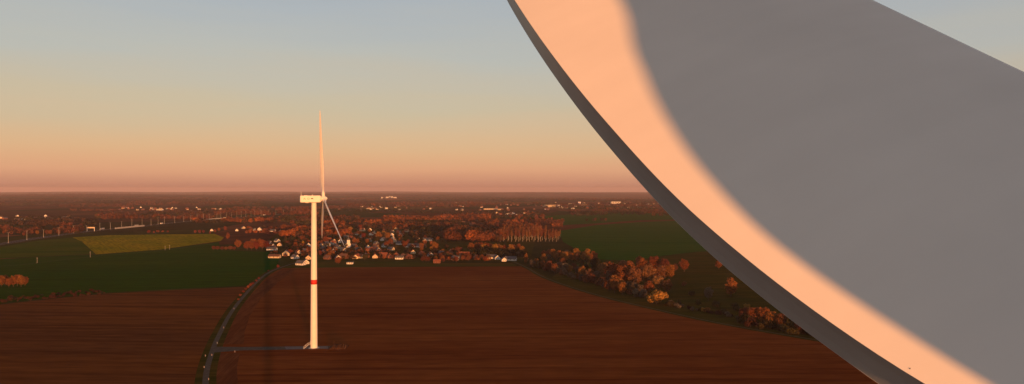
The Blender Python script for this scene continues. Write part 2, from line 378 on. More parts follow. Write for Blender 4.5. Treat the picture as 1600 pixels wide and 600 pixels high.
def turbine(label, hub, psi, azim, pitch, tilt, lettering, cone=0.0):
    """hub: world position of the rotor centre; psi: yaw; azim: angle of the first blade in the rotor plane"""
    tau = R(tilt)
    Nv = Vector((math.cos(psi)*math.cos(tau), math.sin(psi)*math.cos(tau), math.sin(tau)))
    hv = Vector((-math.sin(psi), math.cos(psi), 0)); zv = Nv.cross(hv)
    flat = Vector((math.cos(psi), math.sin(psi), 0))
    base = Vector(hub) - flat*6.2; base.z = 0
    t = thing('wind_turbine', label, 'wind turbine', base, psi, 'wind turbines in the ploughed field')
    top = hub[2]-2.45
    prof = [(0, 2.42), (.25, 2.42), (.26, 2.32)] + [(z, 2.32-(2.32-1.62)*(z/top)**1.15) for z in np.linspace(.5, top, 30)]
    tw = obj('tower', MB().lathe(prof, 48).me('tower', M['tower'], True), t)
    rad = lambda z: 2.32-(2.32-1.62)*(z/top)**1.15
    obj('red_band', MB().lathe([(42.6, rad(42.6)+.004), (42.601, rad(42.6)+.02), (45.7, rad(45.7)+.02), (45.701, rad(45.7)+.004)], 48).me('red_band', M['red'], True), tw)
    for z in (22.5, 69.0): obj('flange', MB().lathe([(z, rad(z)), (z+.02, rad(z)+.02), (z+.16, rad(z)+.02), (z+.18, rad(z))], 48).me('flange', M['tower'], True), tw)
    fb = MB(); fb.lathe([(-.4, 3.6), (.10, 3.6), (.22, 3.4), (.24, 2.2)], 40)
    obj('foundation', fb.me('foundation', M['concrete'], False), t)
    # door and outside stairs on the side facing the crane pad
    d = MB().box(-2.46, -2.28, -.55, .55, 2.6, 4.9); dr = obj('door', d.me('door', M['grey']), tw)
    obj('handle', MB().box(-2.52, -2.46, .3, .42, 3.6, 3.75).me('handle', M['dark']), dr)
    st = obj('staircase', MB().box(-3.7, -2.3, -.75, .75, 2.42, 2.54).me('landing', M['grey']), t)
    for k in range(10): obj('step', MB().box(-3.7-.30*(k+1), -3.7-.30*k, -.6, .6, 2.2-.235*k, 2.26-.235*k).me('step', M['grey']), st)
    for s_ in (-1, 1):
        r_ = MB(); r_.tube((-2.5, s_*.7, 3.55), (-3.7, s_*.7, 3.55), .05, .05); r_.tube((-3.7, s_*.7, 3.55), (-6.7, s_*.7, 1.2), .05, .05)
        r_.tube((-3.7, s_*.7, 2.35), (-6.7, s_*.7, .03), .09, .09)
        for x, z in ((-2.6, 2.4), (-3.7, 2.4), (-5.2, 1.2), (-6.6, .1)): r_.tube((x, s_*.7, z), (x, s_*.7, z+1.15), .045, .045)
        obj('handrail', r_.me('handrail', M['white']), st)
    # nacelle: a long box with softened edges
    nz = hub[2]; L0, L1, hw, z0, z1 = -9.0, 4.2, 2.05, nz-2.45, nz+2.15
    V = []; Fc = []; sec = []
    for x, k in ((L0, .82), (L0+.12, .94), (L0+.5, 1), (L1-.7, 1), (L1-.2, .97), (L1, .86)):
        w, a, b = hw*k, (z0+z1)/2+(z0-(z0+z1)/2)*k, (z0+z1)/2+(z1-(z0+z1)/2)*k; c = .38
        ring = [(-w+c, a), (w-c, a), (w-.1, a+.1), (w, a+c), (w, b-c), (w-.1, b-.1), (w-c, b), (-w+c, b), (-w+.1, b-.1), (-w, b-c), (-w, a+c), (-w+.1, a+.1)]
        V += [(x, y, z) for y, z in ring]
    for i in range(5):
        for j in range(12): Fc.append((i*12+j, i*12+(j+1) % 12, (i+1)*12+(j+1) % 12, (i+1)*12+j))
    Fc += [tuple(reversed(range(12))), tuple(range(60, 72))]
    na = obj('nacelle', mesh('nacelle', V, Fc, M['tower']), t)
    m_ = MB(); m_.tube((-8.2, -1, z1), (-8.2, -1, z1+2.1), .07, .05); m_.tube((-8.2, 1, z1), (-8.2, 1, z1+2.1), .07, .05); m_.tube((-8.2, -1.4, z1+2), (-8.2, 1.4, z1+2), .05, .05)
    for y in (-1, 1): m_.lathe([(0, .01), (.05, .2), (.3, .2), (.35, .01)], 8); m_.v[-32:] = [(x-8.2, yy+y, z+z1+2.05) for x, yy, z in m_.v[-32:]]
    obj('weather_mast', m_.me('weather_mast', M['white']), na)
    obj('warning_lamp', MB().tube((-1, 0, z1-.02), (-1, 0, z1+.75), .28, .2, 12).me('warning_lamp', M['white']), na)
    obj('roof_hatch', MB().box(-6.4, -4.2, -.8, .8, z1-.02, z1+.12).me('roof_hatch', M['tower']), na)
    obj('hoist_hatch', MB().box(-5.4, -3.6, -.9, .9, z0-.35, z0+.01).me('hoist_hatch', M['white']), na)
    obj('yaw_ring', MB().lathe([(z0-.35, 1.72), (z0+.02, 1.85)], 40).me('yaw_ring', M['grey'], True), na)
    if lettering:
        # weathered marks on the nacelle side: an A-like mark, an O and a dark bar
        y = -hw-.03
        def stroke(b_, x0, z0_, x1, z1_, w):
            dx, dz = x1-x0, z1_-z0_; l_ = math.hypot(dx, dz); px, pz = -dz/l_*w/2, dx/l_*w/2
            b_.poly([(x0+px, y, z0_+pz), (x0-px, y, z0_-pz), (x1-px, y, z1_-pz), (x1+px, y, z1_+pz)])
        zf = lambda v: nz+.05+v
        a = MB(); stroke(a, -7.0, zf(-.55), -6.3, zf(.55), .24); stroke(a, -6.3, zf(.55), -5.6, zf(-.55), .24); stroke(a, -6.7, zf(-.2), -5.9, zf(-.2), .18)
        obj('letter', a.me('letter', M['logo']), na)
        a = MB(); o_ = [(-3.9+.75*math.cos(2*math.pi*i/16), zf(.48*math.sin(2*math.pi*i/16))) for i in range(17)]
        for p, q in zip(o_[:-1], o_[1:]): stroke(a, p[0], p[1], q[0], q[1], .2)
        obj('letter', a.me('letter', M['logo']), na)
        b_ = MB(); stroke(b_, -2.2, zf(.0), -.7, zf(.0), .5); stroke(b_, -1.9, zf(.32), -1.0, zf(.32), .2)
        obj('emblem', b_.me('emblem', M['logod']), na)
    inv = Matrix.Translation(base) @ Matrix.Rotation(psi, 4, 'Z'); inv = inv.inverted()
    X = Nv; Y = hv; Z = zv
    H = inv @ Matrix((( X.x, Y.x, Z.x, hub[0]), (X.y, Y.y, Z.y, hub[1]), (X.z, Y.z, Z.z, hub[2]), (0, 0, 0, 1)))
    hb = MB(); hb.lathe([(-1.9, 1.55), (-1.85, 1.68), (0, 1.72), (.9, 1.62), (1.7, 1.3), (2.3, .8), (2.62, .3), (2.68, .001)], 40, 'x')
    ho = obj('rotor_hub', hb.me('rotor_hub', M['gel'], True), t); ho.matrix_basis = H
    obj('hub_collar', MB().lathe([(-2.4, 1.35), (-1.85, 1.35)], 32, 'x').me('hub_collar', M['grey'], True), t).matrix_basis = H
    for k in range(3):
        a = azim+k*2*math.pi/3
        A = hv*math.cos(a)+zv*math.sin(a); T = -hv*math.sin(a)+zv*math.cos(a)
        Nk = Nv*math.cos(cone)-A*math.sin(cone); A = A*math.cos(cone)+Nv*math.sin(cone)
        Xb = T*math.cos(pitch)-Nk*math.sin(pitch); Yb = Nk*math.cos(pitch)+T*math.sin(pitch)
        B = inv @ Matrix(((Xb.x, Yb.x, A.x, hub[0]), (Xb.y, Yb.y, A.y, hub[1]), (Xb.z, Yb.z, A.z, hub[2]), (0, 0, 0, 1)))
        bl = obj('blade', SHELL, t); bl.matrix_basis = B
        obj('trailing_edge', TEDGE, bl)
        obj('root_collar', MB().lathe([(1.3, 1.24), (1.75, 1.24), (1.8, 1.11)], 32).me('root_collar', M['gel'], True), bl)
    return t
def blade_point(r, c, y):
    tw = -.0173*(min(max(r, 0), 22)-10); return Vector((y*math.cos(tw)+c*math.sin(tw), c*math.cos(tw)-y*math.sin(tw), r+HUBR))
near = turbine('huge pale wind turbine close by, one smooth shadowed blade crossing the sky', (8.0121, .286, CAMZ-4.6747), .3724, .5976, .3601, 5, False)
nb = [o for o in near.children if o.name.startswith('blade')][0]
dr_ = float(kint(np.array([5.78]), TE)[0]); db = float(kint(np.array([5.78]), TB)[0])
dp = blade_point(5.78, -dr_+.045, db/2+.012)
obj('drain_hole', MB().tube(dp-Vector((.006, 0, 0)), dp+Vector((.004, 0, 0)), .0045, .0035, 10).me('drain_hole', M['dark']), nb)
FB = gp(490.5, 543.5)
FPSI = R(23)
fh = Vector((FB.x, FB.y, 0)) + Vector((math.cos(FPSI), math.sin(FPSI), 0))*6.2
far = turbine('slim white wind turbine with red tower band standing in the ploughed field', (fh.x, fh.y, 99.8), FPSI, R(89), R(67), 5, True, R(3))

# ------------------------------------------------------------------ trees
def cards(cen, nrm, size):
    """leaf clumps: one ragged quad each, around cen, facing roughly nrm"""
    n = len(cen); nrm = nrm/np.maximum(np.linalg.norm(nrm, axis=1, keepdims=True), 1e-6)
    a = RNG.normal(size=(n, 3)); u = np.cross(nrm, a); u /= np.maximum(np.linalg.norm(u, axis=1, keepdims=True), 1e-6); v = np.cross(nrm, u)
    s = (size*RNG.uniform(.6, 1.3, n))[:, None]
    Q = np.stack([cen+s*(-u*RNG.uniform(.5, 1.1, (n, 1))-v*RNG.uniform(.2, .7, (n, 1))), cen+s*(u*RNG.uniform(.5, 1.1, (n, 1))-v*RNG.uniform(.2, .9, (n, 1))),
                  cen+s*(u*RNG.uniform(.3, .8, (n, 1))+v*RNG.uniform(.5, 1.1, (n, 1))), cen+s*(-u*RNG.uniform(.3, .9, (n, 1))+v*RNG.uniform(.4, 1.1, (n, 1)))], 1)
    return Q
def crown_pts(n, lobes, fill=.75):
    """points over the outer part of several lobes (cx,cy,cz,rx,rz)"""
    L = np.array(lobes); w = (L[:, 3]**2); i = RNG.choice(len(L), n, p=w/w.sum()); l = L[i]
    d = RNG.normal(size=(n, 3)); d /= np.linalg.norm(d, axis=1, keepdims=True)
    rr = RNG.uniform(fill**3, 1.0, n)**(1/3)*RNG.uniform(.9, 1.08, n)
    off = d*rr[:, None]*np.stack([l[:, 3], l[:, 3], l[:, 4]], 1)
    nr = d+RNG.normal(size=(n, 3))*.55
    return l[:, :3]+off, nr
def trunk_mesh(h, r, limbs, top=.75, mat=None):
    b = MB(); pts = [Vector((0, 0, 0))]
    for k in range(1, 5): pts.append(Vector((random.uniform(-.02, .02)*h, random.uniform(-.02, .02)*h, h*top*k/4)))
    for k in range(4): b.tube(pts[k], pts[k+1], r*(1-.2*k), r*(1-.2*(k+1)), 7, False)
    for q in limbs:
        z = random.uniform(.25, .55)*h*top/.75; s_ = Vector((0, 0, z)); b.tube(s_, Vector(q), r*.42, r*.12, 5, False)
    return b.me('trunk', mat or M['bark'], True)
PROTO = {}
def proto(kind, var):
    key = (kind, var)
    if key in PROTO: return PROTO[key]
    if kind == 'broad':                      # 10 m tall prototype
        lob = [(0, 0, 5.1, 2.75, 3.6)]
        for k in range(17):
            a = k*2.4+random.uniform(-.4, .4); e = random.uniform(-.5, .95); q = math.sqrt(1-e*e)*random.uniform(2.0, 2.7)
            lob.append((q*math.cos(a), q*math.sin(a), 5.1+e*3.5, random.uniform(.8, 1.25), random.uniform(.8, 1.2)))
        p, nr = crown_pts(2600, lob, .85); keep = p[:, 2] > .8; Q = cards(p[keep], nr[keep], .25)
        tk = trunk_mesh(10, .24, [l[:3] for l in lob[1:6]])
    elif kind == 'oval':
        lob = [(random.uniform(-.5, .5), random.uniform(-.5, .5), 2.2+k*.95, (1.5+.5*math.sin(k*.6)) if k < 6 else 1.1, 1.2) for k in range(8)]
        p, nr = crown_pts(1200, lob); Q = cards(p, nr, .32); tk = trunk_mesh(10, .2, [l[:3] for l in lob[1:5]])
    elif kind == 'poplar':                   # tall bare-stemmed plantation tree, thin upper crown
        lob = [(random.uniform(-.25, .25), random.uniform(-.25, .25), 4.2+k*.62, .85-.055*abs(k-3), .75) for k in range(9)]
        p, nr = crown_pts(520, lob, .3); Q = cards(p, nr, .21); tk = trunk_mesh(10, .12, [l[:3] for l in lob[1:6]], .95, M['pale_bark'])
    elif kind == 'shrub':
        lob = []
        for k in range(7):
            a = random.uniform(0, 6.28); rr = random.uniform(0, 4.5)
            lob.append((rr*math.cos(a), rr*math.sin(a), random.uniform(3, 6.5), random.uniform(2.2, 3.8), random.uniform(2.4, 3.8)))
        p, nr = crown_pts(650, lob); keep = p[:, 2] > .2; Q = cards(p[keep], nr[keep], .75); tk = trunk_mesh(7, .3, [l[:3] for l in lob[:4]], .6)
    elif kind == 'conifer':
        z = 1+9*(1-np.sqrt(RNG.uniform(0, 1, 900))); a = RNG.uniform(0, 6.28, 900); rr = (10.1-z)*.27*RNG.uniform(.7, 1.05, 900)
        p = np.stack([rr*np.cos(a), rr*np.sin(a), z], 1); Q = cards(p, np.stack([np.cos(a), np.sin(a), .4+0*a], 1)+RNG.normal(size=(900, 3))*.4, .3); tk = trunk_mesh(10, .2, [], .9)
    PROTO[key] = (quads('crown_'+kind, Q, M['orange']), tk)
    return PROTO[key]
NAMES = dict(broad='broadleaf_tree', oval='broadleaf_tree', poplar='poplar_tree', shrub='shrub', conifer='conifer_tree')
def tree(kind, pos, h, mat, label, group, wide=1.0):
    cr, tk = proto(kind, random.randrange(5 if kind in ('broad', 'shrub') else 3))
    o = thing(NAMES[kind], label, 'shrub' if kind == 'shrub' else 'tree', pos, random.uniform(0, 6.28), group)
    s = h/10.0; o.scale = (s*wide*random.uniform(.9, 1.1), s*wide*random.uniform(.9, 1.1), s)
    obj('crown', cr, o, M[mat]); obj('trunk', tk, o)
    return o
def trees(items, kind, mat, label, group, jit=.12, wide=1.0):
    for it in items:
        mt = mat if isinstance(mat, str) else random.choice(mat)
        lab = label if isinstance(label, str) else label[mt]
        tree(kind, gp(it[0], it[1]), it[2]*random.uniform(1-jit, 1+jit), mt, lab, group if isinstance(label, str) else group+', '+mt.replace('_l', ''), wide)
u = random.uniform

trees([(943, 437, 21), (957, 444, 25), (974, 449, 26), (992, 452, 24), (1012, 447, 25), (1031, 444, 26), (1046, 438, 23), (984, 436, 23), (1003, 430, 24), (1022, 427, 25), (1038, 429, 22),
       (966, 434, 21), (1028, 457, 21), (1042, 459, 18), (1014, 460, 17), (952, 434, 17), (1000, 420, 20), (972, 424, 16)], 'broad', ['orange', 'orange', 'russet', 'tan'],
      {'tan': 'big rounded tan tree in the riverside clump beside the valley meadow', 'orange': 'big rounded orange tree in the riverside clump beside the valley meadow', 'russet': 'big rounded russet tree in the riverside clump beside the valley meadow'}, 'riverside clump')
trees([(1069, 425, 18.5)], 'broad', 'orange', 'lone round orange tree on pasture just right of the riverside clump', None, 0)
trees([(1056, 424, 11)], 'broad', 'russet', 'small russet tree leaning on the lone round orange tree', None, 0)
# hedgerow along the field track
hx = [834+k*6.2 for k in range(33)]
trees([(x+u(-2, 2), 418+(x-832)*.283+u(-3, 0), u(7, 12)) for x in hx if not 1012 < x < 1036], 'shrub', ['twig', 'twig', 'olive', 'russet'],
      {'twig': 'pale grey twiggy bush in the hedgerow along the field track', 'olive': 'dull olive bush in the hedgerow along the field track', 'russet': 'russet bush in the hedgerow along the field track'}, 'hedgerow along the field track', .2, .8)
trees([(x+u(-3, 3), 414+(x-832)*.283+u(-4, 0), u(12, 17)) for x in range(872, 1010, 10)], 'broad', ['twig', 'twig', 'gold', 'tan'],
      {'twig': 'half bare grey tree in the hedgerow along the field track', 'gold': 'golden tree in the hedgerow along the field track', 'tan': 'tan coloured tree in the hedgerow along the field track'}, 'hedgerow trees along the field track', .1, 1.05)
trees([(1026, 475, 14)], 'shrub', 'gold', 'bright golden bushy shrub at the end of the hedgerow by the field track', None, 0, .95)
trees([(x+u(-3, 3), 480+(x-1040)*.185+u(-5, -2), u(2.5, 5)) for x in range(1042, 1160, 6)], 'shrub', ['brown_l', 'olive', 'twig'],
      {'brown_l': 'low brown bush on the lower verge of the field track', 'olive': 'low olive bush on the lower verge of the field track', 'twig': 'low grey bush on the lower verge of the field track'}, 'lower verge of the field track', .2)
trees([(822, 412, 15)], 'oval', 'gold', 'golden upright tree where the field track starts beside the white farmhouses', None, 0, 1.1)
trees([(838, 417, 13), (848, 420, 13), (858, 424, 14), (866, 427, 13)], 'broad', 'orange', 'orange tree at the upper end of the hedgerow near the farmhouses', 'orange trees at the hedgerow end')
trees([(960, 457, 15), (972, 461, 14), (950, 455, 13)], 'broad', 'orange', 'sunlit orange tree standing in the grey middle of the hedgerow', 'orange trees in the hedgerow middle')
# wood edge below the poplar plantation
trees([(x+u(-3, 3), y+u(-2, 2), u(12, 16)) for x in range(848, 936, 9) for y in (402, 409)], 'broad', ['gold', 'russet', 'orange', 'twig'],
      {'gold': 'golden tree in the wood edge below the green valley meadow', 'russet': 'russet tree in the wood edge below the green valley meadow', 'orange': 'orange tree in the wood edge below the green valley meadow', 'twig': 'half bare grey tree in the wood edge below the valley meadow'}, 'wood edge below the meadow', .15, 1.1)
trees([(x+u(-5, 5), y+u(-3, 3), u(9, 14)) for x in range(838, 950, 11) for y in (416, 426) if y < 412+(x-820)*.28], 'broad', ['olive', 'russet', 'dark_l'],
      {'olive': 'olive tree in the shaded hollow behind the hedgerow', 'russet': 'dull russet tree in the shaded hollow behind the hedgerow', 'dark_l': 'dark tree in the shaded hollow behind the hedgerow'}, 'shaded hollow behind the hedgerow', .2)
# poplar plantation
for row in range(6):
    for k in range(16):
        if row > 3 and k > 9: continue
        x0 = 781+k*5.9+row*2.2; y0 = 377.5-row*2.3
        tree('poplar', gp(x0+u(-1, 1), y0+u(-.3, .3)), u(24, 28) if k < 12 else u(17, 21), 'poplar', 'pale stemmed poplar in the straight rows of the plantation', 'poplars of the plantation', 1.25)
trees([(x+u(-2, 2), 393+u(-2, 2)+(x-735)*.04, u(14, 17)) for x in range(737, 818, 6)], 'broad', ['orange', 'gold', 'orange'],
      {'orange': 'orange tree in the band above the white farmhouses', 'gold': 'golden tree in the band above the white farmhouses'}, 'tree band above the farmhouses')
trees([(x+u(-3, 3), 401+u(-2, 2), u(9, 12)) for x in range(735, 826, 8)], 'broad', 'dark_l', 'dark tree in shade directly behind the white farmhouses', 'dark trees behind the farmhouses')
# pasture on the right
trees([(1123, 421, 14)], 'broad', 'orange', 'orange tree on the pasture edge near the blade', None, 0)
trees([(1142, 463, 19)], 'oval', 'orange', 'upright orange tree standing alone on the dark pasture', None, 0, 1.5)
trees([(1107, 470, 15)], 'broad', 'twig', 'half bare grey tree with orange top on the pasture', None, 0)
trees([(1068, 447, 6)], 'shrub', 'russet', 'low russet bush beside the riverside clump', None, 0)
trees([(1099, 487, 4.5), (1105, 488, 4.5)], 'shrub', 'gold', 'small pale golden bush alone in the dark pasture', 'small golden bushes on the pasture')
trees([(1080, 462, 6), (1090, 476, 6), (1120, 480, 7), (1130, 492, 7), (1060, 476, 7), (1050, 480, 6), (1150, 485, 8)], 'shrub', 'olive', 'low olive bush scattered on the dark pasture', 'olive bushes on the pasture', .2)
trees([(1163, 503, 13), (1178, 506, 14), (1192, 508, 15), (1206, 511, 14), (1222, 514, 14), (1238, 517, 13), (1252, 521, 13), (1270, 524, 12)], 'broad', ['russet', 'olive', 'orange'],
      {'russet': 'russet tree in the thicket at the lower end of the field track', 'olive': 'olive tree in the thicket at the lower end of the field track', 'orange': 'orange tree in the thicket at the lower end of the field track'}, 'thicket at the track end', .1, 1.15)
trees([(x+u(-3, 3), 507+(x-1160)*.17+u(-4, 3), u(4, 8)) for x in range(1158, 1284, 7)], 'shrub', ['olive', 'brown_l'],
      {'olive': 'olive undergrowth bush in the thicket at the track end', 'brown_l': 'dark brown undergrowth bush in the thicket at the track end'}, 'undergrowth of the thicket', .2)
trees([(x+u(-5, 5), 522+(x-1290)*.14+u(-3, 3)-row*9, u(19, 23)) for x in range(1294, 1480, 15) for row in (0, 1)], 'broad', ['russet', 'olive'],
      {'russet': 'tall russet tree in the valley wood below the blade', 'olive': 'tall olive tree in the valley wood below the blade'}, 'valley wood below the blade', .08, 1.25)  # added trees, hidden by the near blade, that cast shade over the valley
trees([(1166, 482, 5), (1170, 490, 6)], 'shrub', 'gold', 'golden bush beside the thicket at the track end', 'golden bushes by the thicket')
# lower left corner
trees([(2, 448, 14), (8, 446, 13), (14, 449, 12), (21, 448, 14), (27, 447, 13), (33, 448, 15), (39, 447, 13), (-8, 448, 14)], 'broad', 'orange', 'orange tree in the short row on the dark green crop field', 'row of orange trees on the crop field', .15, .9)
trees([(x+u(-2, 2), 473-(x)*.085+u(-6, 1), u(1.8, 4.0)) for x in np.arange(-10, 166, 3.2)], 'shrub', ['brown_l', 'brown_l', 'brown_l', 'olive'],
      {'brown_l': 'low dark brown bush in the strip between crop field and ploughed field', 'olive': 'low olive bush in the strip between crop field and ploughed field'}, 'strip of bushes', .2)
trees([(381, 457, 2.6), (384, 453, 3), (388, 450, 3.2), (391, 447, 3.4), (395, 444, 2.8), (400, 440, 2.6), (376, 463, 2.4), (372, 469, 2), (404, 436, 2.4), (434, 418, 5), (419, 424, 2)], 'shrub', 'red_l', 'small red bush on the verge of the farm road', 'red bushes on the road verge', .15)
# village west end
trees([(372, 389, 17), (386, 391, 17), (393, 391, 19), (401, 391, 18), (410, 390, 19), (417, 390, 16), (406, 388, 20), (396, 388, 18)], 'broad', ['orange', 'orange', 'red_l'],
      {'orange': 'large orange tree at the west end of the village by the crop field', 'red_l': 'large red tree at the west end of the village by the crop field'}, 'west end trees', .1)
trees([(334, 391, 8), (340, 391, 9), (347, 391, 8), (353, 391, 8), (360, 391, 9), (366, 391, 8)], 'broad', 'russet', 'low russet tree in the line along the crop field edge', 'low russet line', .1, 1.3)
trees([(356, 374, 15)], 'oval', 'orange', 'orange tree standing alone between the stubble field and village', None, 0, 1.3)
trees([(305, 365, 11), (312, 365, 11), (318, 365, 10), (342, 362, 12), (352, 361, 13), (336, 364, 11), (328, 366, 8)], 'broad', ['red_l', 'orange'],
      {'red_l': 'red tree just beyond the stubble field', 'orange': 'orange tree just beyond the stubble field'}, 'trees beyond the stubble field')
# along the motorway
trees([(x+u(-4, 4), y, u(9, 14)) for x, y in ((36, 369), (44, 368), (52, 367), (60, 367), (70, 367), (76, 367), (90, 362), (98, 361), (108, 358), (118, 357), (126, 357), (4, 366), (14, 365))], 'broad', ['russet', 'red_l', 'orange'],
      {'russet': 'russet tree along the far side of the motorway', 'red_l': 'red tree along the far side of the motorway', 'orange': 'orange tree along the far side of the motorway'}, 'trees along the motorway')
trees([(232, 364, 9), (240, 364, 5), (247, 363, 6), (254, 363, 6), (262, 363, 5)], 'shrub', 'red_l', 'bright red bush at the foot of the motorway embankment', 'red bushes below the motorway', .15)
# mid copses
trees([(x+u(-3, 3), y+u(-1, 1), u(12, 15)) for x, y in ((918, 346), (924, 346), (930, 346), (936, 346), (942, 346), (948, 346))], 'broad', ['orange', 'dark_l', 'russet'],
      {'orange': 'orange tree in the small copse on the far meadow', 'dark_l': 'dark tree in the small copse on the far meadow', 'russet': 'russet tree in the small copse on the far meadow'}, 'copse on the far meadow')
trees([(x+u(-3, 3), y+u(-1.5, 1.5), u(13, 17)) for x, y in ((842, 346), (850, 346), (858, 346), (864, 346), (812, 344), (820, 345), (826, 345), (828, 338), (822, 338), (816, 339), (806, 346))], 'broad', ['red_l', 'orange'],
      {'red_l': 'red tree in the group above the poplar plantation', 'orange': 'orange tree in the group above the poplar plantation'}, 'trees above the plantation')

# ------------------------------------------------------------------ houses
HP = {}
def house_proto(w, l, hw, hr, fine):
    """gabled house, ridge along y: wall, roof, chimney, windows, door"""
    key = (w, l, hw, hr, fine)
    if key in HP: return HP[key]
    p = {}; m = MB(); a, b = w/2, l/2
    m.v = [(-a, -b, 0), (a, -b, 0), (a, b, 0), (-a, b, 0), (-a, -b, hw), (a, -b, hw), (a, b, hw), (-a, b, hw), (0, -b, hw+hr), (0, b, hw+hr)]
    m.f = [(0, 1, 5, 8, 4), (2, 3, 7, 9, 6), (1, 2, 6, 5), (3, 0, 4, 7), (0, 3, 2, 1)]
    p['wall'] = m.me('wall', M['white'])
    r = MB(); ov = .45; sl = hr/a; t = .22
    for s_ in (-1, 1):
        e0 = (s_*(a+ov), hw-sl*ov); q = [(e0[0], -b-ov, e0[1]+.02), (e0[0], b+ov, e0[1]+.02), (0, b+ov, hw+hr+.02), (0, -b-ov, hw+hr+.02)]
        up = [(x, y, z+t) for x, y, z in q]; k = len(r.v); r.v += q+up
        r.f += [(k, k+1, k+2, k+3), (k+7, k+6, k+5, k+4), (k, k+4, k+5, k+1), (k, k+3, k+7, k+4), (k+1, k+5, k+6, k+2)]
    p['roof'] = r.me('roof', M['slate'])
    p['chimney'] = MB().box(-.35, .35, b*.5-.4, b*.5+.4, hw+hr-.6, hw+hr+1.1).me('chimney', M['brick'])
    if fine:
        p['window'] = []
        for s_ in (-1, 1):
            for y in np.linspace(-b*.65, b*.65, 3):
                p['window'].append(MB().box(min(s_*a, s_*(a+.04)), max(s_*a, s_*(a+.04)), y-.55, y+.55, 1.0, 2.2).me('window', M['glass']))
            for x in (-a*.45, a*.45):
                p['window'].append(MB().box(x-.5, x+.5, min(s_*b, s_*(b+.04)), max(s_*b, s_*(b+.04)), 1.0, 2.2).me('window', M['glass']))
            p['window'].append(MB().box(-.5, .5, min(s_*b, s_*(b+.04)), max(s_*b, s_*(b+.04)), hw+.3, hw+1.4).me('window', M['glass']))
        p['door'] = MB().box(a, a+.05, b*.32-.5, b*.32+.5, 0, 2.1).me('door', M['wood'])
    HP[key] = p; return p
WN = dict(white='white', cream='cream', brick='brick'); RN = dict(slate='grey slate', tile='red tiled', btile='brown tiled')
def house(px, py, w, l, rz, wall, roof, place, fine=True, name='house', label=None, group=None, hw=None, hr=None, pos=None):
    p = house_proto(w, l, hw or (2.8 if w < 9 else 3.8), hr or round(w*.42, 1), fine)
    if label is None: label = f'{WN[wall]} house with {RN[roof]} roof {place}'; group = label
    P = pos or gp(px, py)
    o = thing(name, label, 'house' if name == 'house' else name.split('_')[-1], P, rz, group)
    obj('wall', p['wall'], o, M[wall]); ro = obj('roof', p['roof'], o, M[roof])
    if name == 'house': obj('chimney', p['chimney'], ro)
    for m in p.get('window', []): obj('window', m, o)
    if 'door' in p: obj('door', p['door'], o)
    return o
W1 = 'at the west end of the village'
house(427, 386, 8, 11, .3, 'white', 'slate', W1); house(420, 381, 7.5, 9, 1.3, 'white', 'btile', W1)
house(425, 391, 7, 17, 1.5, 'white', 'slate', None, label='long low white barn at the village west end beside the crop field', name='barn')
house(433, 378, 8, 10, .9, 'white', 'slate', W1); house(437, 384, 8, 10, .2, 'cream', 'tile', W1)
house(447, 399, 11, 15, .25, 'cream', 'slate', None, label='large cream gabled house at the village edge left of the turbine tower')
house(429, 403, 7, 18, 1.45, 'cream', 'btile', None, label='long low cream farm building standing on the dark crop field edge', name='farm_building')
W2 = 'beside the farm road left of the turbine tower'
for a in ((461, 404, 8, 10, 1.0, 'white', 'slate'), (470, 414, 8, 12, 1.2, 'white', 'slate'), (478, 412, 8, 11, .4, 'white', 'slate'), (482, 405, 8, 10, .2, 'cream', 'slate'),
          (466, 396, 8, 10, .6, 'cream', 'tile'), (476, 394, 8, 9, 1.0, 'brick', 'slate'), (482, 386, 9, 12, .3, 'white', 'slate'), (472, 386, 8, 10, 1.2, 'brick', 'tile')): house(*a, W2)
W3 = 'in the small hamlet between motorway and village'
for a in ((394, 360, 8, 15, 1.5, 'white', 'slate'), (406, 360, 10, 11, .1, 'white', 'slate'), (415, 361, 8, 12, 1.2, 'brick', 'tile'), (426, 362, 8, 14, 1.3, 'white', 'slate'), (438, 363, 8, 10, .5, 'white', 'btile'),
          (370, 361, 7, 8, .4, 'white', 'slate'), (331, 361, 7, 8, .3, 'white', 'slate'), (380, 357, 8, 10, .7, 'cream', 'slate')): house(*a, W3)
W4 = 'in the village just right of the turbine tower'
for a in ((503, 387, 9, 13, .5, 'cream', 'slate'), (511, 385, 8, 11, 1.3, 'white', 'slate'), (521, 394, 8, 10, .2, 'white', 'slate'), (528, 388, 8, 10, .9, 'cream', 'slate'), (522, 378, 8, 10, .4, 'cream', 'tile'),
          (514, 376, 8, 10, 1.3, 'brick', 'tile'), (532, 379, 9, 12, .2, 'white', 'slate'), (506, 397, 8, 10, .7, 'brick', 'slate'), (512, 405, 8, 10, 1.1, 'brick', 'btile'), (528, 405, 8, 9, .4, 'white', 'slate')): house(*a, W4)
W5 = 'in the row along the grass strip'
for a in ((537, 404, 9, 12, 1.3, 'brick', 'btile'), (555, 404, 8, 10, .3, 'cream', 'tile'), (562, 403, 8, 11, 1.2, 'cream', 'tile'), (572, 402, 8, 9, .5, 'brick', 'slate'), (586, 403, 8, 10, .2, 'cream', 'tile'), (599, 402, 9, 13, 1.45, 'brick', 'tile'),
          (609, 403, 8, 9, .4, 'brick', 'tile'), (619, 402, 9, 10, .1, 'brick', 'tile'), (632, 403, 8, 10, 1.1, 'brick', 'btile'), (645, 396, 8, 9, .3, 'cream', 'tile'), (624, 405, 6, 12, 1.5, 'white', 'slate'), (640, 404, 8, 9, .8, 'brick', 'tile')): house(*a, W5)
W6 = 'in the middle of the village among orange trees'
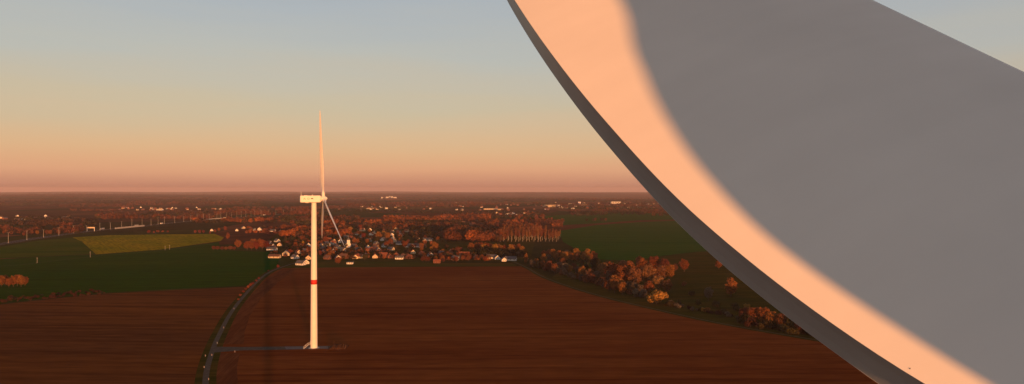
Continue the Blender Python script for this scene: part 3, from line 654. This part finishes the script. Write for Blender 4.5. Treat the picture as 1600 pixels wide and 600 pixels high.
for a in ((566, 361, 10, 12, 1.3, 'cream', 'tile'), (585, 365, 9, 12, .3, 'cream', 'tile'), (566, 371, 8, 10, .5, 'cream', 'slate'), (576, 377, 8, 10, 1.2, 'white', 'slate'), (591, 370, 8, 10, .9, 'cream', 'tile'), (616, 378, 10, 12, .1, 'cream', 'tile'),
          (609, 381, 8, 12, 1.3, 'brick', 'slate'), (624, 382, 8, 11, 1.0, 'white', 'slate'), (600, 386, 8, 10, .4, 'white', 'slate'), (556, 378, 8, 10, .3, 'white', 'slate'), (553, 386, 8, 11, 1.1, 'brick', 'slate'), (575, 388, 8, 10, .3, 'white', 'slate'),
          (588, 382, 8, 9, .8, 'cream', 'slate'), (560, 392, 8, 10, 1.2, 'brick', 'slate'), (597, 376, 8, 9, .2, 'white', 'slate'), (550, 368, 8, 9, .7, 'brick', 'tile'), (541, 372, 8, 9, 1.4, 'cream', 'slate'), (578, 360, 8, 10, .3, 'white', 'slate'),
          (601, 362, 8, 10, .9, 'brick', 'tile'), (612, 368, 8, 10, .4, 'white', 'slate'), (540, 362, 8, 10, .9, 'cream', 'tile'), (608, 355, 8, 10, .2, 'white', 'slate'), (590, 392, 8, 10, .6, 'white', 'slate'), (611, 391, 8, 10, 1.2, 'cream', 'slate')): house(*a, W6)
W7 = 'along the east lane of the village'
house(647, 386, 8, 34, 1.55, 'white', 'slate', None, label='long low white stable row at the village east side', name='stable')
house(660, 387, 7, 12, 1.5, 'cream', 'slate', None, label='short cream shed at the end of the long white stable row', name='shed')
house(668, 376, 7, 22, 1.45, 'white', 'slate', None, label='long low white shed above the stable row', name='shed')
for a in ((673, 402, 9, 12, .3, 'white', 'slate'), (660, 399, 8, 9, .8, 'brick', 'tile'), (712, 406, 8, 11, 1.2, 'white', 'slate'), (700, 402, 8, 9, .4, 'brick', 'tile'), (744, 405, 8, 10, .3, 'brick', 'tile'), (690, 398, 8, 9, 1.0, 'brick', 'slate'),
          (704, 396, 8, 9, .2, 'brick', 'btile'), (734, 401, 8, 10, 1.3, 'brick', 'tile')): house(*a, W7)
house(683, 411, 6, 10, 1.5, 'brick', 'tile', None, label='small shed with red tiled roof beside the grass strip', name='shed')
house(725, 401, 9, 17, 1.5, 'cream', 'tile', None, label='long cream house among the red trees of the east lane')
house(768, 404, 8, 15, 1.25, 'white', 'slate', None, label='white farmhouse with grey roof at the corner of the ploughed field', name='farmhouse')
house(777, 405, 8, 9, .15, 'white', 'slate', None, label='white farmhouse wing with its gable towards the ploughed field', name='farmhouse')
house(798, 407, 8, 17, 1.45, 'white', 'slate', None, label='white long farmhouse at the start of the field track', name='farmhouse')
house(787, 408, 7, 9, .2, 'white', 'slate', None, label='small white outbuilding between the two long farmhouses', name='outbuilding')
house(547, 412.5, 5.5, 8.5, 1.55, 'white', 'slate', None, label='small white flat shed on the grass strip by the ploughed field', name='shed', hw=2.6, hr=.5)
# white church with a square tower
cp = gp(543, 386)
ch = thing('church', 'white church with square tower in the village below the turbine blade', 'church', cp, .35)
hp = house_proto(10, 22, 6.0, 5.0, False)
obj('wall', hp['wall'], ch, M['white']); obj('roof', hp['roof'], ch, M['slate'])
obj('bell_tower', MB().box(-2.6, 2.6, -16.2, -11.01, 0, 14).me('bell_tower', M['white']), ch)
sp = MB(); sp.v = [(-2.9, -16.5, 14), (2.9, -16.5, 14), (2.9, -10.7, 14), (-2.9, -10.7, 14), (0, -13.6, 20)]; sp.f = [(0, 1, 4), (1, 2, 4), (2, 3, 4), (3, 0, 4), (3, 2, 1, 0)]
obj('spire', sp.me('spire', M['slate']), ch)
for s_ in (-1, 1):
    for y in (-7, -2, 3, 8): obj('window', MB().box(min(s_*5, s_*5.05), max(s_*5, s_*5.05), y-.6, y+.6, 2, 5).me('window', M['glass']), ch)

for _ in range(34):
    x, y = u(498, 665), u(356, 401)
    house(x, y, random.choice([7, 8]), random.choice([8, 9, 11]), u(0, 3.1), random.choice(['brick', 'brick', 'cream', 'white']), random.choice(['tile', 'tile', 'btile', 'slate']), W6)
# village trees between the houses
vt = []
for _ in range(84):
    x = u(440, 700); y = u(353, 409)
    if y > 407-abs(x-570)*.02 or (x < 500 and y < 366): continue
    if abs(x-543) < 9 and y > 383: continue
    vt.append((x, y, u(6, 11) if y > 396 else u(8, 14)))
trees(vt, 'broad', ['orange', 'orange', 'russet', 'olive', 'gold', 'red_l', 'dark_l'],
      {'orange': 'orange garden tree among the village houses', 'russet': 'russet garden tree among the village houses', 'olive': 'olive garden tree among the village houses', 'gold': 'golden garden tree among the village houses',
       'red_l': 'red garden tree among the village houses', 'dark_l': 'dark evergreen garden tree among the village houses'}, 'garden trees of the village', .2)
trees([(592, 374, 17), (600, 372, 18), (606, 375, 16)], 'broad', 'gold', 'tall golden tree in the clump at the village centre', 'golden clump at the village centre')
trees([(x, y, u(9, 13)) for x, y in ((515, 404), (519, 402), (514, 400), (526, 412), (529, 413))], 'broad', 'orange', 'bright orange tree beside the turbine tower at the village edge', 'orange trees beside the tower', .1, 1.1)
trees([(u(655, 760), u(401, 410), u(6, 10)) for _ in range(34)], 'broad', ['red_l', 'orange', 'russet'],
      {'red_l': 'red tree in the gardens of the east lane', 'orange': 'orange tree in the gardens of the east lane', 'russet': 'russet tree in the gardens of the east lane'}, 'gardens of the east lane', .15)
trees([(715, 396, 13), (708, 396, 11), (720, 394, 10)], 'broad', 'russet', 'russet tree alone on the lane between village and farmhouses', 'trees on the lane')
trees([(u(455, 545), u(374, 404), u(6, 9)) for _ in range(10)], 'conifer', 'dark_l', 'dark pointed conifer in a village garden', 'conifers of the village')

# ------------------------------------------------------------------ motorway
MW = [(-90, 393), (0, 381.5), (42, 374.5), (92, 367.5), (135, 362), (172, 358), (222, 353.2), (273, 347.8), (327, 343), (377, 339.2), (420, 336), (470, 332.6), (520, 330)]
mw = smooth_line([gp(*p) for p in MW])
ribbon('motorway_bank', mw, 46, M['scrub'], .08)
ribbon('motorway', mw, 24, M['tarmac'], .12)
for off in (-10.5, 10.5, 0): ribbon('lane_marking', mw, .35, M['paintw'], .126, off)
cr_ = MB()
LPX = [(13, 16), (42, 14), (68, 12), (92, 12), (115, 12), (135, 10), (156, 11), (172.5, 10), (190, 10), (206, 11.5), (222, 11), (236, 9.5), (247, 10), (257, 10), (273, 9.5), (287, 8.5), (298, 8.5), (308, 9), (318, 9.5), (327, 8.5), (339, 8),
       (345, 9.5), (354, 9), (362, 9), (370, 8.5), (377, 9.5), (384, 8), (392, 8), (398, 8), (408, 8), (420, 8), (431, 8), (443, 7.5), (455, 7.5)]
mwx = np.array([p[0] for p in MW]); mwy = np.array([p[1] for p in MW])
pm = MB(); pm.tube((0, 0, 0), (0, 0, 18), .32, .2, 8); pm.tube((0, 0, 17.9), (1.9, 0, 18.4), .12, .1, 6); pm.tube((0, 0, 17.9), (-1.9, 0, 18.4), .12, .1, 6)
POLE = pm.me('pole', M['concrete']); HEAD = [MB().box(s_*1.7-.5, s_*1.7+.5, -.22, .22, 18.35, 18.6).me('lamp_head', M['grey']) for s_ in (-1, 1)]
FOOT = MB().box(-.6, .6, -.6, .6, 0, .8).me('base', M['concrete'])
for x, hp_ in LPX:
    y = float(np.interp(x, mwx, mwy)); P = gp(x, y); P.z = .12
    o = thing('lamp_post', 'tall pale double-armed lamp post in the middle of the motorway', 'lamp post', P, 1.0, 'lamp posts along the motorway')
    s_ = max(.85, min(1.15, hp_*mpp(y)/18.5)); o.scale = (1, 1, s_)
    obj('pole', POLE, o); obj('base', FOOT, o)
    for h_ in HEAD: obj('lamp_head', h_, o)
def line_between(x0, x1, n): return [gp(x, float(np.interp(x, mwx, mwy))) for x in np.linspace(x0, x1, n)]
def barrier(x0, x1, n, h, label, mat):
    P = line_between(x0, x1, n+1)
    t = thing('noise_barrier', label, 'barrier', P[0], 0, 'noise barriers of the motorway')
    for a, b in zip(P[:-1], P[1:]):
        d = (b-a).normalized(); nn = Vector((d.y, -d.x, 0)); q = nn*14
        if q.y > 0: q = -q; nn = -nn
        A, B = a+q-P[0], b+q-P[0]; m = MB(); e = nn*.3
        v = [A, B, B+e, A+e]; m.v = [(p.x, p.y, 0) for p in v]+[(p.x, p.y, h) for p in v]
        m.f = [(0, 1, 5, 4), (1, 2, 6, 5), (2, 3, 7, 6), (3, 0, 4, 7), (4, 5, 6, 7)]
        obj('panel', m.me('panel', mat), t)
        obj('post', MB().box(A.x-.4, A.x+.4, A.y-.5, A.y+.5, 0, h+.3).me('post', M['grey']), t)
barrier(166, 224, 10, 4.0, 'pale noise barrier beside the motorway just above the stubble field', M['concrete'])
barrier(300, 342, 8, 4.0, 'pale noise barrier beside the motorway where it passes the red trees', M['concrete'])
# sign gantry over the motorway
gx = gp(142, float(np.interp(142, mwx, mwy)))
g = thing('sign_gantry', 'yellow lit sign gantry spanning the motorway', 'gantry', gx, 0)
for s_ in (-9, 9): obj('leg', MB().box(s_-.5, s_+.5, -.5, .5, 0, 9).me('leg', M['white']), g)
obj('beam', MB().box(-10, 10, -.55, .55, 8.2, 10.4).me('beam', M['cream']), g)
for x in (-6, 0, 6): obj('sign_panel', MB().box(x-2.6, x+2.6, -.85, -.56, 7.4, 10.8).me('sign_panel', M['cream']), g)
# lorries and cars on the motorway
def lorry(px, lane, label, mat):
    P = gp(px, float(np.interp(px, mwx, mwy))); Q = gp(px+4, float(np.interp(px+4, mwx, mwy))); d = (Q-P).normalized(); n_ = Vector((d.y, -d.x, 0))
    P += n_*lane; P.z = .13
    o = thing('lorry', label, 'lorry', P, math.atan2(d.y, d.x))
    obj('trailer', MB().box(-7, 5, -1.25, 1.25, 1.1, 4.0).me('trailer', mat), o)
    cb = MB().box(5.5, 7.7, -1.2, 1.2, .7, 3.6); c_ = obj('cab', cb.me('cab', M['white']), o)
    obj('windscreen', MB().box(7.7, 7.74, -1.05, 1.05, 2.0, 3.2).me('windscreen', M['glass']), c_)
    obj('chassis', MB().box(-7, 7.6, -1.0, 1.0, .7, 1.09).me('chassis', M['dark']), o)
    for x in (-5.6, -4.3, 3.4, 6.4):
        for s_ in (-1, 1): obj('wheel', MB().tube((x, s_*.85, .5), (x, s_*1.2, .5), .5, .5, 12).me('wheel', M['dark']), o)
lorry(250, 5, 'white lorry driving along the motorway', M['white'])
lorry(349, 5, 'cream lorry driving along the motorway past the noise barrier', M['cream'])
lorry(411, 5, 'white lorry far along the motorway by the green strip', M['white'])
# bare utility poles in the crop field
for x, y, h in ((141, 402, 9), (58, 411, 8), (258, 391, 7.5), (265, 390, 8)):
    o = thing('utility_pole', 'thin pale utility pole standing at the edge of the crop field', 'pole', gp(x, y), .4, 'utility poles on the crop field')
    obj('pole', MB().tube((0, 0, 0), (0, 0, h), .2, .13, 8).me('pole', M['concrete']), o)
    obj('crossbar', MB().box(-1.0, 1.0, -.08, .08, h-.8, h-.6).me('crossbar', M['grey']), o)

# ------------------------------------------------------------------ roadside and turbine foot
pst = MB(); pst.v = []; pst.box(-.13, .13, -.1, .1, 0, .95); POST = pst.me('post', M['concrete'])
CAP = MB().box(-.15, .15, -.12, .12, .955, 1.1).me('cap', M['concrete']); REFL = MB().box(-.07, .07, -.115, -.101, .7, .88).me('reflector', M['red'])
for x, y in ((339.5, 537), (331, 556), (321, 557), (319, 575), (326, 594), (367, 550.5), (349.5, 513), (365.5, 483)):
    o = thing('marker_post', 'short white marker post beside the farm road and turbine track', 'post', gp(x, y), u(-.3, .3), 'white marker posts')
    obj('post', POST, o); obj('cap', CAP, o); obj('reflector', REFL, o)
hp0 = gp(529, 543)
def heap():
    n, m = 20, 14; V = []; Fc = []
    for j in range(m):
        for i in range(n):
            x = -6+12*i/(n-1); y = -6+12*j/(m-1); k = max(0, 1-(abs(x)/6)**2.4)*max(0, 1-(abs(y)/6)**2)
            V.append((x+u(-.15, .15), y+u(-.2, .2), k**.6*(1.9+.5*math.sin(x*1.7)+u(-.35, .35)) - (.05 if k == 0 else 0)))
    for j in range(m-1):
        for i in range(n-1): a = j*n+i; Fc.append((a, a+1, a+n+1, a+n))
    return mesh('heap', V, Fc, plain('dug_soil', (.06, .028, .015), 1, .35, 1.2, .05))
tag(obj('soil_heap', heap()), 'dark heap of dug soil beside the crane pad', 'soil heap').location = (hp0.x, hp0.y, .05)
for x, y, tilt in ((536, 545, .15), (522.5, 540, -.1), (538.5, 546, .3)):
    o = tag(obj('stake', MB().tube((0, 0, -.2), (tilt*3, 0, 3.2), .14, .11, 8).me('stake', M['wood'])), 'leaning brown wooden stake at the soil heap', 'stake', 'stakes at the soil heap'); o.location = gp(x, y)

# ------------------------------------------------------------------ far town, hamlets and halls
def block(px, py, w, l, h, rz, wall, label, floors=3, bays=6, name='building', roofmat='slate', hpx=None):
    P = gp(px, py); P.z = float(hill(P.x, P.y))
    o = thing(name, label, name.split('_')[-1] if name != 'building' else 'building', P, rz)
    obj('wall', MB().box(-l/2, l/2, -w/2, w/2, -.5, h).me('wall', M[wall]), o)
    obj('roof', MB().box(-l/2-.3, l/2+.3, -w/2-.3, w/2+.3, h+.01, h+.7).me('roof', M[roofmat]), o)
    for f in range(floors):
        for b in range(bays):
            x = -l/2+l*(b+.5)/bays; z = h*(f+.35)/floors
            for s_ in (-1, 1):
                obj('window', MB().box(x-l/bays*.28, x+l/bays*.28, min(s_*w/2, s_*(w/2+.06)), max(s_*w/2, s_*(w/2+.06)), z, z+h/floors*.45).me('window', M['glass']), o)
    return o
block(862, 323.5, 16, 48, 13, .05, 'cream', 'long cream apartment block glowing in the sun beyond the meadows', 4, 8, 'apartment_block')
block(853, 322.5, 14, 20, 9, .1, 'cream', 'lower cream wing left of the glowing apartment block', 3, 4)
block(962, 318.5, 30, 70, 16, 0, 'white', 'big pale rectangular hall on the far town edge', 1, 6, 'hall')
block(974, 318.5, 20, 45, 5, 0, 'white', 'low pale annex right of the big rectangular hall', 1, 4)
block(770, 327.5, 20, 96, 6.5, .05, 'cream', 'very long low pale warehouse beyond the red wood', 1, 10, 'warehouse')
block(892, 320.5, 18, 34, 11, .2, 'cream', 'cream factory building left of the blue tower', 2, 5)
block(905, 319.5, 16, 20, 20, .1, 'blue', 'square blue factory tower in the far town', 2, 2)
block(912, 321, 18, 36, 10, -.1, 'cream', 'cream factory building right of the blue tower', 2, 5)
block(895, 326.5, 12, 18, 6, .1, 'white', 'small white hall below the factory in the far town', 1, 3, 'hall')
block(872, 323, 12, 14, 11, .2, 'white', 'white block between apartment block and factory', 3, 2)
block(794, 335.5, 12, 20, 5, .1, 'white', 'low white hall among red trees beyond the plantation', 1, 3, 'hall')
block(808, 337, 11, 16, 6, .2, 'white', 'white barn hall right of the low white hall', 1, 3, 'hall')
block(578, 326.5, 14, 38, 5, .0, 'cream', 'low cream hall at the end of the far green field', 1, 5, 'hall')
block(604, 326.5, 12, 14, 8, .1, 'white', 'white farm block at the far green field', 2, 2)
block(250, 328.5, 14, 30, 6, .05, 'white', 'white roadside hall beyond the motorway', 1, 4, 'hall')
for k, (x, y, w_, h_) in enumerate(((597, 308.0, 22, 18), (605, 307.8, 40, 18), (609, 307.6, 24, 26), (612.5, 307.8, 20, 24), (617, 307.9, 46, 16))):
    block(x, y, 30, w_, h_, .1*k, 'white', ['pale slab', 'pale narrow tower block', 'tallest pale tower block', 'pale stepped tower block', 'pale end slab'][k]+' of the high-rise group on the horizon', 4, 4, 'tower_block')
def far_house(x, y, place):
    P = gp(x, y); P.z = float(hill(P.x, P.y))
    wall = random.choices(['white', 'cream', 'brick'], [.3, .2, .5])[0]; roof = random.choice(['slate', 'tile', 'btile'])
    house(0, 0, random.choice([8, 9]), random.choice([10, 12, 16]), u(0, 3.14), wall, roof, place, False, pos=P)
for _ in range(34): far_house(u(185, 350), u(324.5, 329), 'in the row beyond the motorway')
for _ in range(16): far_house(u(0, 110), u(338, 346), 'in the hamlet left beyond the motorway')
for _ in range(8): far_house(u(40, 110), u(341, 345), 'in the hamlet left beyond the motorway')
for _ in range(20): far_house(u(510, 640), u(322, 328), 'around the far green field behind the village')
for _ in range(46): far_house(u(660, 860), u(317, 329), 'in the far town beyond the red wood')
for _ in range(52): far_house(u(850, 1045), u(316, 326), 'in the far town around the factory')
for _ in range(14): far_house(u(770, 830), u(331, 337), 'in the hamlet beyond the poplar plantation')
for _ in range(14): far_house(u(640, 760), u(340, 352), 'scattered in the wood east of the village')

# ------------------------------------------------------------------ far woods and hedges (one mass each)
def attr_leaf(name):
    m, n, l, b = new_mat(name)
    a = n.new('ShaderNodeAttribute'); a.attribute_name = 'leaf'; g_ = n.new('ShaderNodeNewGeometry')
    h = n.new('ShaderNodeHueSaturation'); l.new(a.outputs['Color'], h.inputs['Color'])
    q = n.new('ShaderNodeMath'); q.operation = 'MULTIPLY_ADD'; q.inputs[1].default_value = .5; q.inputs[2].default_value = .75; l.new(g_.outputs['Random Per Island'], q.inputs[0])
    l.new(q.outputs[0], h.inputs['Value']); l.new(h.outputs[0], b.inputs['Base Color']); b.inputs['Roughness'].default_value = 1; b.inputs['Specular IOR Level'].default_value = 0
    return m
WOODM = attr_leaf('woodland_leaves')
COLS = dict(o=(.19, .062, .022), r=(.105, .038, .020), d=(.022, .022, .011), b=(.062, .034, .020), e=(.038, .032, .014))
def wood(name, label, spots, nc, cs=.17):
    """spots: rows of (x, y, z, height, width, colour)"""
    P = np.array([s_[:5] for s_ in spots]); col = np.array([s_[5] for s_ in spots]); n = len(P)
    i = np.repeat(np.arange(n), nc); d = RNG.normal(size=(n*nc, 3)); d /= np.linalg.norm(d, axis=1, keepdims=True)
    h, w = P[i, 3], P[i, 4]; rr = RNG.uniform(.75, 1.05, n*nc)
    cen = P[i, :3]+np.stack([d[:, 0]*w/2*rr, d[:, 1]*w/2*rr, h*.55+d[:, 2]*h*.45*rr], 1)
    Q = cards(cen, d+RNG.normal(size=d.shape)*.5, 1.0)
    s_ = (np.minimum(h, w)*cs)[:, None, None]; Q = cen[:, None, :]+(Q-cen[:, None, :])*s_
    me = quads(name, Q, WOODM)
    a = me.color_attributes.new('leaf', 'FLOAT_COLOR', 'CORNER')
    cc = np.ones((n*nc*4, 4), np.float32); cc[:, :3] = np.repeat(col[i]*RNG.uniform(.8, 1.2, (n*nc, 1)), 4, axis=0)
    a.data.foreach_set('color', cc.reshape(-1))
    return tag(obj(name, me), label, 'woodland', kind='stuff')
def area(x0, x1, y0, y1, n, hh, pal, out, cell=None, gap=.0):
    cell = cell or (22, 2.2); pick = {}
    for _ in range(n):
        x, y = u(x0, x1), u(y0, y1); k = (int((x+3*math.sin(y*1.7))/cell[0]), int((y+.8*math.sin(x*.11))/cell[1]))
        if k not in pick: pick[k] = (random.choice(pal), u(.75, 1.25), u(.75, 1.15), random.random() < gap)
        c, br, hs, empty = pick[k]
        if empty: continue
        p = gp(x, y); h = u(*hh)*hs
        out.append((p.x, p.y, float(hill(p.x, p.y)), h, h*u(.8, 1.2), np.array(COLS[c])*br*u(.88, 1.12)))
A = []
area(445, 700, 353, 396, 300, (5, 9), 'orbed', A); area(500, 690, 394, 405, 120, (4, 7), 'orbed', A); area(420, 500, 378, 402, 70, (5, 8), 'rbedo', A); area(660, 765, 398, 408, 90, (4, 8), 'orbe', A)
area(385, 445, 356, 366, 60, (5, 9), 'rbeo', A)
wood('garden_greenery', 'small garden trees and bushes packed between the village houses', A, 60, .15)
A = []
area(700, 786, 368, 378, 130, (15, 22), 'orrb', A); area(440, 545, 358, 371, 150, (10, 16), 'rrob', A); area(640, 738, 354, 374, 190, (9, 15), 'eddbr', A)
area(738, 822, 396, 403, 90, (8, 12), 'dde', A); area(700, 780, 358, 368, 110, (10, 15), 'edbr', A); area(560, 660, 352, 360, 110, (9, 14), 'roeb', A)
wood('village_woodland', 'dense autumn woods on both sides of the village', A, 120, .115)
A = []
area(600, 765, 342, 347, 420, (13, 17), 'oor', A, None, .18); area(690, 765, 338, 343, 160, (12, 16), 'or', A, None, .18)
area(440, 560, 341, 349, 330, (11, 16), 'rrbe', A, None, .18); area(455, 640, 347, 353, 260, (10, 15), 'orbe', A, None, .18)
area(300, 440, 341, 349, 240, (9, 13), 'rbeo', A, None, .18); area(640, 720, 348, 356, 220, (11, 15), 'edbr', A, None, .18)
area(345, 395, 345, 349, 90, (10, 13), 'oo', A, None, .18); area(150, 345, 336, 343, 420, (11, 15), 'rbed', A, None, .18)
area(0, 150, 343, 354, 330, (10, 15), 'rbed', A, None, .18); area(0, 130, 358, 366, 120, (9, 13), 'rbe', A, None, .18)
area(345, 500, 329, 337, 420, (12, 16), 'rbr', A, None, .18); area(755, 880, 347, 356, 150, (11, 15), 'ror', A, None, .18)
area(890, 1160, 330, 338, 460, (11, 15), 'rbed', A, None, .18); area(740, 850, 336, 342, 130, (9, 13), 'bre', A, None, .18)
wood('woodland', 'russet woods and hedges stretching behind the village and the motorway', A, 34)
B = []
def streaks(n, y0, y1, hh, pal, per):
    for _ in range(n):
        y = y0+(y1-y0)*u(0, 1)**1.6; cx = u(-60, 1120); ln = u(15, 110); c = random.choice(pal)
        for _k in range(int(per*ln/40)):
            x = cx+u(-ln, ln); p = gp(x, y+u(-.3, .3)*(y-EYE)*.03)
            h = u(*hh); s_ = max(1.0, p.y/5500)
            B.append((p.x, p.y, float(hill(p.x, p.y)), h*(1+.15*(s_-1)), h*s_*u(.9, 1.6), np.array(COLS[c])*u(.8, 1.2)))
streaks(44, 303, 312, (12, 18), 'rbbe', 22); streaks(40, 310, 322, (11, 16), 'rbed', 30); streaks(24, 320, 334, (10, 14), 'rbed', 30)
area(-60, 360, 313, 317, 500, (13, 18), 'bed', B); area(200, 380, 316, 320, 260, (12, 16), 'bre', B); area(540, 760, 317, 324, 360, (11, 15), 'rbo', B); area(860, 1060, 320, 328, 320, (9, 13), 'rbe', B)
area(-60, 180, 320, 322, 160, (9, 12), 'bed', B)
wood('distant_woodland', 'hazy brown woods and hedgerows fading towards the horizon', B, 22)

# ------------------------------------------------------------------ evening haze
hz = obj('haze', MB().box(-27000, 27000, -27000, 27000, -45, 172).me('haze'))
tag(hz, 'thin pink evening haze over the plain', kind='stuff')
m, n, l, b = new_mat('haze'); n.remove(b)
pv = n.new('ShaderNodeVolumePrincipled'); pv.inputs['Color'].default_value = (.92, .75, .76, 1); pv.inputs['Density'].default_value = 3.7e-5; pv.inputs['Anisotropy'].default_value = 0.0
l.new(pv.outputs[0], n['Material Output'].inputs['Volume']); hz.data.materials.append(m)
